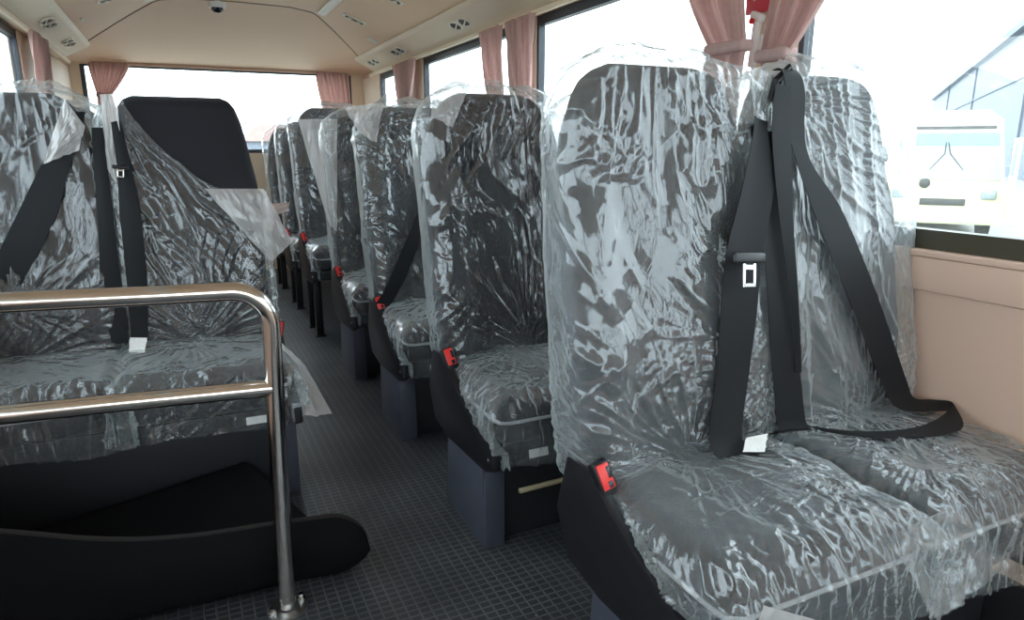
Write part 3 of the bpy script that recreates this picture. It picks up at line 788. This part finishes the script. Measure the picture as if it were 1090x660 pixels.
# curtain rails
for s, nm in ((1, 'trim_rail_right'), (-1, 'trim_rail_left')):
    x = CEN+s*1.066
    struct(MB().b(x-.010, x+.010, Y0+.02, 5.9, 1.638, 1.660, .003).obj(nm, 'duct_cream'))
struct(MB().b(CEN-.98, CEN+.98, YR-.035, YR-.012, 1.690, 1.715, .004).obj('trim_rail_rear', 'wall_peach'))
# flush light channels along the ceiling
for s, nm in ((1, 'trim_channel_right'), (-1, 'trim_channel_left')):
    x = CEN+s*.50
    rot = Matrix.Rotation(s*R(12), 3, 'Y')
    b = MB(); b.box((x, (Y0+4.86)/2, 1.914), (.055, 4.86-Y0, .010), rot, .003).box((x, (Y0+4.86)/2, 1.908), (.022, 4.86-Y0-.02, .008), rot, .003)
    struct(b.obj(nm, 'vent_white'))

# ------------------------------------------------------------------ fittings on the ceiling
ang = math.atan2(.06, .12)
def duct_frame(side, y):
    # origin on the sloping duct face, local z pointing into the cabin, local x along the bus
    p = Vector((CEN+side*.985, y, 1.705))
    yv = Vector((side*.12, 0, -.06)).normalized(); xv = Vector((0, 1, 0)); zv = Vector((-side*.06, 0, -.12)).normalized()
    M = Matrix((xv, yv, zv)).transposed().to_4x4(); M.translation = p; return M
def ell(b, M, cx, cy, rx, ry, z0, z1, rim):
    n_ = 24; V = []
    prof_ = [(1+rim, z0), (1+rim, z1*.6), (1+rim*.5, z1), (1., z1*.6), (1., z0)]
    vs = []
    for (k_, z) in prof_:
        for i in range(n_):
            a = 2*math.pi*i/n_; vs.append(b.bm.verts.new(M @ Vector((cx+rx*k_*math.cos(a), cy+ry*k_*math.sin(a), z))))
    for j in range(len(prof_)-1):
        for i in range(n_): b.bm.faces.new((vs[j*n_+i], vs[j*n_+(i+1) % n_], vs[(j+1)*n_+(i+1) % n_], vs[(j+1)*n_+i]))
def air_vent(side, y, label):
    t = thing('air_vent', label, 'air vent', (CEN+side*.985, y, 1.705), 0, 'oval air vents in the overhead ducts')
    M0 = Matrix.Translation(-Vector(t.location)) @ duct_frame(side, y)
    for c in (-.062, .062):
        sh = Matrix.Identity(4)
        b = MB(); ell(b, M0, c, 0, .050, .030, -.001, .010, .22); nz = b.obj('bezel', 'vent_white', t)
        b = MB(); b.lathe([(.0, .001), (.049, .001), (.049, .003), (0, .003)], M0 @ Matrix.Translation((c, 0, 0)) @ Matrix.Diagonal((1, .6, 1, 1)), 20)
        b.obj('louvre_grille', 'vent_dark', t)
        b = MB(); b.box((0, 0, 0), (.088, .007, .006), None, .002); bmesh.ops.transform(b.bm, matrix=M0 @ Matrix.Translation((c, .004, .006)) @ Matrix.Rotation(R(18), 4, 'Z'), verts=b.bm.verts)
        b.obj('vane', 'vent_white', t)
air_vent(1, 3.62, 'oval air vent pair in the right duct, nearest the camera')
air_vent(1, 4.78, 'oval air vent pair in the right duct, above the narrow pink curtain')
air_vent(1, 5.45, 'oval air vent pair at the rear end of the right duct')
air_vent(-1, 4.52, 'oval air vent pair in the left duct, nearer of the two')
air_vent(-1, 5.28, 'oval air vent pair at the rear end of the left duct')
def ceil_frame(side, dx, y):
    z0, z1 = float(prof(dx-.02)), float(prof(dx+.02))
    yv = Vector((side*.04, 0, z1-z0)).normalized(); xv = Vector((0, 1, 0)); zv = xv.cross(yv)
    if zv.z > 0: zv = -zv
    M = Matrix((xv, yv, zv)).transposed().to_4x4(); M.translation = Vector((CEN+side*dx, y, float(prof(dx)))); return M
def reading_lamp(side, dx, y, label):
    M = ceil_frame(side, dx, y)
    t = thing('reading_lamp', label, 'reading lamp', M.translation, 0, 'recessed reading lamps in the ceiling')
    M0 = Matrix.Translation(-M.translation) @ M
    b = MB(); b.box((0, 0, .003), (.058, .150, .010), None, .004, 2); bmesh.ops.transform(b.bm, matrix=M0, verts=b.bm.verts); b.obj('housing', 'vent_white', t)
    b = MB(); b.box((0, 0, .0088), (.032, .118, .003), None, .001, 1); bmesh.ops.transform(b.bm, matrix=M0, verts=b.bm.verts); b.obj('recess', 'vent_dark', t)
    for c in (-.030, .030):
        b = MB(); b.lathe([(.013, .009), (.013, .015), (.008, .019), (0, .019)], M0 @ Matrix.Translation((0, c, 0)), 16); b.obj('lamp_head', 'vent_white', t)
reading_lamp(1, .66, 4.62, 'recessed reading lamp on the right of the ceiling, farther of the two')
reading_lamp(1, .68, 3.86, 'recessed reading lamp on the right of the ceiling, nearer of the two')
reading_lamp(-1, .68, 4.52, 'recessed reading lamp on the left of the ceiling')
M = ceil_frame(1, .85, 4.93)
b = MB(); b.box((0, 0, .003), (.075, .075, .008), None, .003); bmesh.ops.transform(b.bm, matrix=M, verts=b.bm.verts)
tag(b.obj('switch_plate', 'vent_white'), 'small square white plate on the ceiling beside the right duct', 'switch plate')
M = ceil_frame(-1, .86, 4.85)
b = MB(); b.box((0, 0, .003), (.06, .012, .006), None, .002); bmesh.ops.transform(b.bm, matrix=M, verts=b.bm.verts)
tag(b.obj('ceiling_clip', 'vent_white'), 'thin pale clip on the ceiling beside the left duct', 'clip')
# dome camera
cz = float(ceil_z(abs(.305-CEN), 4.93))
t = thing('dome_camera', 'small white dome camera with a dark lens at the middle of the ceiling', 'camera', (.305, 4.95, cz))
MB().lathe([(0, .0), (.055, .0), (.055, -.018), (.046, -.034), (.030, -.034), (0, -.034)]).obj('housing', 'camera_white', t)
MB().lathe([(.036, -.034), (.033, -.048), (.022, -.060), (.0, -.066)]).obj('dome', 'camera_dark', t)

# ------------------------------------------------------------------ curtains
def curtain(label, p_top0, p_top1, p_tie0, p_tie1, ztop, ztie, zbot, side, strap=True, flare=.6, npl=7, amp=.014):
    """pleated cloth hanging along a line; tops and tie points are (x, y) pairs; offset normal is towards the cabin"""
    t0, t1, q0, q1 = [np.array(p, float) for p in (p_top0, p_top1, p_tie0, p_tie1)]
    c = (t0+t1)/2
    t = thing('curtain', label, 'curtain', (c[0], c[1], 0), 0, 'pink pleated window curtains')
    nv, nu = 40, 90
    d = (t1-t0)/np.linalg.norm(t1-t0); nn = np.array([-d[1], d[0]])
    V = []
    for i in range(nv+1):
        z = ztop+(zbot-ztop)*i/nv
        if z >= ztie: f = ((ztop-z)/(ztop-ztie))**1.3
        else: f = 1-flare*((ztie-z)/max(ztie-zbot, 1e-3))**.8
        a = t0+(q0-t0)*f; b_ = t1+(q1-t1)*f
        head = sst(.05, .0, ztop-z)
        for s_ in (0, 1):
            for j in range(nu+1):
                u = j/nu
                w = math.sin(u*npl*2*math.pi+.7*math.sin(3*u+z*6))+.35*math.sin(u*npl*4.7*math.pi+1+z*9)
                p = a+(b_-a)*u+nn*(amp*w*(1-.25*f)+s_*.0025)
                zz = z+.004*math.sin(u*npl*4*math.pi)*head
                V.append((p[0]-c[0], p[1]-c[1], zz))
    W = 2*(nu+1); F = []
    for i in range(nv):
        for j in range(nu):
            k0 = i*W+j; F.append((k0, k0+1, k0+W+1, k0+W)); k1 = k0+nu+1; F.append((k1, k1+W, k1+W+1, k1+1))
        for j in (0, nu):
            k0 = i*W+j; k1 = k0+nu+1; F.append((k0, k1, k1+W, k0+W))
    for i in (0, nv):
        for j in range(nu): k0 = i*W+j; F.append((k0, k0+nu+1, k0+nu+2, k0+1))
    me = mesh_vf('cloth', V, F, 'curtain_pink', True, 60)
    bm = bmesh.new(); bm.from_mesh(me); bmesh.ops.recalc_face_normals(bm, faces=bm.faces); bm.to_mesh(me); bm.free()
    link('cloth', me, t)
    if strap:
        lo = np.concatenate([q0-d*.006-c, [ztie]]); hi = np.concatenate([q1+d*.006-c, [ztie]])
        b = MB(); n3 = np.array([nn[0], nn[1], 0])
        mid = (lo+hi)/2; L = np.linalg.norm(hi-lo)
        rz = math.atan2(d[1], d[0])
        b.box(Vector(mid+n3*.001), (L, .052, .034), Matrix.Rotation(rz, 3, 'Z'), .012, 3)
        b.obj('tie_strap', 'curtain_pink', t)
XC = CEN+1.045
curtain('pink curtain tied back beside the red sign, farther half of the near pair', (XC, 1.90), (XC, 1.60), (XC, 1.715), (XC, 1.565), 1.645, 1.345, 1.05, 1)
curtain('pink curtain gathered beside the red sign, nearer half of the near pair', (XC, 1.475), (XC, 1.17), (XC, 1.505), (XC, 1.400), 1.645, 1.305, 1.05, 1)
curtain('straight pink curtain above the second right seat, farther half of its pair', (XC, 3.50), (XC, 3.23), (XC, 3.38), (XC, 3.20), 1.645, 1.26, 1.245, 1, strap=False, npl=5)
curtain('straight pink curtain above the second right seat, nearer half of its pair', (XC, 3.18), (XC, 2.88), (XC, 3.12), (XC, 2.90), 1.645, 1.26, 1.245, 1, strap=False, npl=5)
curtain('narrow pink curtain between the two rearmost right windows', (XC, 5.14), (XC, 4.60), (XC, 4.99), (XC, 4.78), 1.645, 1.32, 1.25, 1, strap=True, npl=7)
curtain('pink curtain by the left window', (CEN-1.045, 4.38), (CEN-1.045, 4.80), (CEN-1.045, 4.40), (CEN-1.045, 4.72), 1.645, 1.25, 1.0, -1, strap=False, npl=6)
curtain('pink curtain drawn to the left end of the rear window', (XLW+.135, YR-.05), (XLW+.42, YR-.05), (XLW+.17, YR-.05), (XLW+.27, YR-.05), 1.70, 1.46, 1.15, 0, flare=.4, npl=8)
curtain('pink curtain hanging at the right end of the rear window', (1.13, YR-.05), (1.42, YR-.05), (1.19, YR-.05), (1.43, YR-.05), 1.70, 1.34, 1.1, 0, strap=False, npl=6)

# red notice and glass-breaking hammer on the near pillar
t = thing('red_sign', 'small red notice with a pale mark on the pillar between the near curtains', 'sign', (XW-.006, 1.60, 1.515))
MB().b(-.006, 0, -.055, .055, -.075, .055, .003).obj('plate', 'sign_red', t)
b = MB(); b.box((-.0068, .020, -.005), (.0012, .008, .07)).box((-.0068, .000, -.005), (.0012, .022, .010)).box((-.0068, -.008, -.022), (.0012, .008, .03)); b.obj('pale_mark', 'hammer_white', t, smooth=False)
t = thing('emergency_hammer', 'small white emergency hammer with a red tip below the red notice', 'hammer', (XW-.012, 1.598, 1.36))
MB().box((-.008, .0, -.005), (.022, .024, .130), Matrix.Rotation(R(5), 3, 'X'), .008, 3).obj('handle', 'hammer_white', t)
MB().box((-.010, -.006, .068), (.024, .050, .024), Matrix.Rotation(R(20), 3, 'X'), .008, 3).obj('hammer_head', 'hammer_white', t)
MB().lathe([(.0085, 0), (.0085, .006), (.004, .009), (0, .009)], Matrix.Translation((-.020, .004, .056)) @ Matrix.Rotation(R(-90), 4, 'Y'), 16).obj('tip', 'buckle_red', t)
MB().b(.0, .010, -.022, .022, -.03, .02, .003).obj('holder', 'hammer_white', t)

# ------------------------------------------------------------------ grab rail
RY = 1.50; RAD = .0195
t = thing('grab_rail', 'polished steel grab rail with two crossbars standing on the floor before the left seats', 'rail', (.125, RY, 0))
pts = [(XLW+.01-.125, 0, .800), (-.2, 0, .776)]
for a in np.linspace(0, 90, 13):
    pts.append((-.063+.080*math.sin(R(a)), 0, .692+.080*math.cos(R(a))))
pts += [(.010, 0, .45), (.004, 0, .2), (0, 0, .008)]
MB().tube(pts, RAD, 24).obj('upper_tube', 'stainless', t)
MB().tube([(XLW+.01-.125, 0, .585), (-.3, 0, .565), (.006, 0, .551)], RAD*.95, 24).obj('crossbar', 'stainless', t)
MB().lathe([(0, .0), (.047, .0), (.047, .003), (.044, .004), (.022, .0045), (.0, .0045)], n=32).obj('base_flange', 'flange_steel', t)
for (bx, by) in ((-.036, -.012), (.034, .016)):
    MB().lathe([(.009, .004), (.009, .010), (.006, .012), (.006, .020), (0, .021)], Matrix.Translation((bx, by, 0)), 6).obj('bolt', 'steel', t)

# ------------------------------------------------------------------ curled black carpet piece
def carpet():
    nu, ns = 90, 60
    V = []
    xs_ = np.concatenate([np.linspace(XLW+.03, .24, nu-29), .245+.085*np.sin(np.linspace(.03, math.pi/2, 30))])
    for x in xs_:
        # height of the upturned front edge and the line of the fold along x
        hz = np.mean([np.interp(x+e, [XLW, -.45, -.17, 0, .12, .22, .35], [.38, .30, .188, .176, .170, .168, .165]) for e in np.linspace(-.13, .13, 9)])
        yf = np.interp(x, [XLW, -.1, .12, .24, .35], [1.575, 1.575, 1.565, 1.55, 1.535])
        tip = np.clip((x-.24)/.11, 0, 1)            # rounded end of the upturned tongue
        half = math.sqrt(max(1-tip*tip, 0.))
        yb = np.interp(x, [XLW, .095, .24, .35], [2.06, 2.075, 1.80, 1.62])
        lift = np.interp(x, [XLW, -.4, .095, .24], [.03, .045, .125, .02])
        for k_ in range(ns+1):
            s = k_/ns
            if s < .45:      # flat part from the back edge forward
                q = s/.45; V.append((x, yb+(yf+.05-yb)*q, .006+.004*math.sin(9*x+5*q)*q*(1-q)*4+lift*max(1-1.25*q, 0)**1.6))
            elif s < .60:    # bend
                a = (s-.45)/.15*math.pi/2; r = min(.05, hz*.5)
                V.append((x, yf+.05-r*math.sin(a)*1.0, .008+r*(1-math.cos(a))))
            else:
                q = (s-.60)/.40; r = min(.05, hz*.5)
                V.append((x, yf+.05-r-.015*math.sin(q*math.pi)+.02*q, .008+r+(hz-r)*q))
    V = np.array(V).reshape(nu+1, ns+1, 3)
    # tongue end: squeeze rows about mid height
    for i, x in enumerate(xs_):
        tip = np.clip((x-.245)/.085, 0, 1); half = math.sqrt(max(1-tip**2, 0.0))
        m = .080
        V[i, :, 2] = np.where(tip > 0, m+(V[i, :, 2]-m)*max(half, .02), V[i, :, 2])
        # lift the right part off the floor
    V = V.reshape(-1, 3)
    F = grid_faces(nu+1, ns+1, False)
    me = mesh_vf('floor_mat', V, F, 'carpet_black', True)
    o = link('floor_mat', me)
    md = o.modifiers.new('thick', 'SOLIDIFY'); md.thickness = .010; md.offset = 0
    tag(o, 'curled piece of black carpet lying on the floor behind the steel rail', 'mat')
    edge = [Vector(V[i*(ns+1)+ns]) for i in range(nu+1)]
    b = MB(); b.tube(edge, .0065, 8); e = b.obj('bound_edge', 'carpet_edge', o)
carpet()

# ------------------------------------------------------------------ outside
G = -.80
struct(MB().b(-80, 120, -60, 120, G-.2, G).obj('ground', 'concrete', smooth=False))
# long grey hall to the right
d = Vector((.794, .607, 0)); nrm = Vector((.607, -.794, 0))
def P3(a, off, z): v = d*a+nrm*off; return (v.x, v.y, z)
t = thing('building', 'long pale grey industrial hall outside beyond the white minibus', 'building', (*P3(40, 8.2, G)[:2], G))
o_ = Vector(t.location)
def slab(name, a0, a1, o0, o1, z0, z1, mat):
    b2 = MB(); vs = [b2.bm.verts.new(Vector(P3(a, o, z))-o_) for z in (z0, z1) for (a, o) in ((a0, o0), (a1, o0), (a1, o1), (a0, o1))]
    for f in ((0, 1, 2, 3), (7, 6, 5, 4), (0, 4, 5, 1), (1, 5, 6, 2), (2, 6, 7, 3), (3, 7, 4, 0)): b2.bm.faces.new([vs[i] for i in f])
    return b2.obj(name, mat, t, smooth=False)
slab('wall', 20, 135, 8.2, 9.5, G, 8.6, 'building_wall')
slab('eave', 20, 135, 7.7, 9.8, 8.6, 9.1, 'building_band')
slab('gutter_band', 20, 135, 8.1, 8.2, 5.45, 5.6, 'building_band')
slab('plinth', 20, 135, 8.1, 8.2, G, -.2, 'building_band')
for a in range(27, 130, 27): slab('downpipe', a, a+.15, 8.05, 8.2, -.2, 8.6, 'building_band')
# white minibus facing the windows
vp = Vector((14.0, 8.95, G)); face = math.atan2(-vp.x, vp.y)   # local -y looks towards our bus
t = thing('minibus', 'white minibus parked outside, its windscreen seen through the right window', 'minibus', vp, -math.atan2(vp.x, vp.y)+R(6))
b = MB(); W2 = 1.0
def body(b, z0, z1, w0, w1, y0a, y0b, y1):
    vs = [b.bm.verts.new(v) for v in ((-w0, y0a, z0), (w0, y0a, z0), (w0, y1, z0), (-w0, y1, z0), (-w1, y0b, z1), (w1, y0b, z1), (w1, y1, z1), (-w1, y1, z1))]
    for f in ((3, 2, 1, 0), (4, 5, 6, 7), (0, 1, 5, 4), (1, 2, 6, 5), (2, 3, 7, 6), (3, 0, 4, 7)): b.bm.faces.new([vs[i] for i in f])
body(b, .35, 1.30, 1.0, 1.0, 0, .06, 6.2); lower = b.obj('body', 'van_cream', t, sharp=20)
b = MB(); body(b, 1.30, 2.40, 1.0, .90, .06, .45, 6.2); 
up = b.obj('cab', 'van_white', t, sharp=20)
b = MB(); body(b, 2.40, 2.62, .92, .70, .42, .75, 6.2); b.obj('roof', 'van_white', t, sharp=20)
b = MB(); body(b, 1.24, 2.18, .95, .86, .03, .355, .36+.02); b.obj('windscreen', 'van_glass', t, smooth=False)
b = MB(); body(b, 1.92, 2.16, .88, .86, .255, .34, .36); b.obj('sun_strip', 'van_teal', t, smooth=False)
b = MB(); body(b, 2.24, 2.30, .80, .80, .37, .39, .45); b.obj('front_visor', 'van_dark', t, smooth=False)
for s in (-1, 1):
    MB().box((s*.78, -.01, .95), (.26, .05, .18), None, .03, 3).obj('headlight', 'van_glass', t)
    MB().tube([(s*.30, .10, 1.42), (s*.05, .20, 1.75), (-.02+s*.02, .27, 1.98)], .012, 8).obj('wiper', 'van_dark', t)
    MB().box((s*1.13, .05, 1.75), (.14, .10, .34), None, .04, 3).obj('mirror', 'van_dark', t)
    for yy in (1.0, 4.9):
        MB().lathe([(.30, -.1), (.36, -.09), (.36, .09), (.30, .1)], Matrix.Translation((s*.9, yy, .36)) @ Matrix.Rotation(R(90), 4, 'Y'), 24).obj('wheel', 'van_dark', t)
MB().b(-1.0, 1.0, -.06, .05, .38, .62, .03).obj('bumper', 'van_white', t)
MB().b(-.40, .40, -.015, .02, .72, .86, .01).obj('grille', 'van_dark', t)
MB().lathe([(.10, 0), (.10, .03), (.06, .05), (0, .05)], Matrix.Translation((-.35, .02, 1.16)) @ Matrix.Rotation(R(90), 4, 'X'), 20).obj('emblem_disc', 'van_dark', t)
# door standing open at the minibus's side
b = MB(); b.b(1.05, 1.10, -.55, -.02, .50, 2.05, .02); dr = b.obj('door', 'van_cream', t)
b = MB(); b.b(1.04, 1.11, -.47, -.10, 1.35, 1.95, .01); b.obj('door_window', 'van_glass', dr)
# low distant houses behind the bus
for i, (x, y, w, h, lab) in enumerate(((-8.6, 62, 5, 4.2, 'faint low house with a rosy roof far behind the rear window, leftmost'), (-1.0, 64, 6.5, 3.9, 'faint low house with a rosy roof far behind the rear window, middle one'), (7.5, 60, 5, 2.4, 'faint low house far behind the rear window, near the pink curtain'))):
    t = thing('house', lab, 'house', (x, y, G), 0, 'distant houses behind the bus')
    MB().b(-w/2, w/2, 0, 5, 0, h).obj('house_wall', 'building_wall', t, smooth=False)
    MB().prism([(-w/2-.3, h), (w/2+.3, h), (w/2-.8, h+1.3), (-w/2+.8, h+1.3)], 'y', -.3, 5.3).obj('house_roof', 'roof_rose', t, smooth=False)

# ------------------------------------------------------------------ light and camera
w = bpy.data.worlds.new('sky'); SC.world = w; w.use_nodes = True
nt = w.node_tree; nt.nodes.clear()
bg = nt.nodes.new('ShaderNodeBackground'); ow = nt.nodes.new('ShaderNodeOutputWorld')
bg.inputs[0].default_value = (.82, .93, 1.0, 1); bg.inputs[1].default_value = 5.5
nt.links.new(bg.outputs[0], ow.inputs[0])

cam = bpy.data.cameras.new('camera'); co = bpy.data.objects.new('camera', cam); COL.objects.link(co)
cam.sensor_fit = 'HORIZONTAL'; cam.sensor_width = 36; cam.lens = 726/1090*36; cam.clip_start = .02; cam.clip_end = 500
co.location = (0, 0, 1.0606); co.rotation_euler = (R(90-13.35), 0, R(-25.43))
SC.camera = co
vs = SC.view_settings
vs.view_transform = 'Standard'; vs.look = 'None'; vs.gamma = 1; vs.use_curve_mapping = False; vs.exposure = 0.25
cy = SC.cycles
cy.max_bounces = 10; cy.diffuse_bounces = 5; cy.glossy_bounces = 4; cy.transmission_bounces = 4; cy.transparent_max_bounces = 24
cy.sample_clamp_indirect = 8; cy.caustics_reflective = False; cy.caustics_refractive = False
cy.use_denoising = True
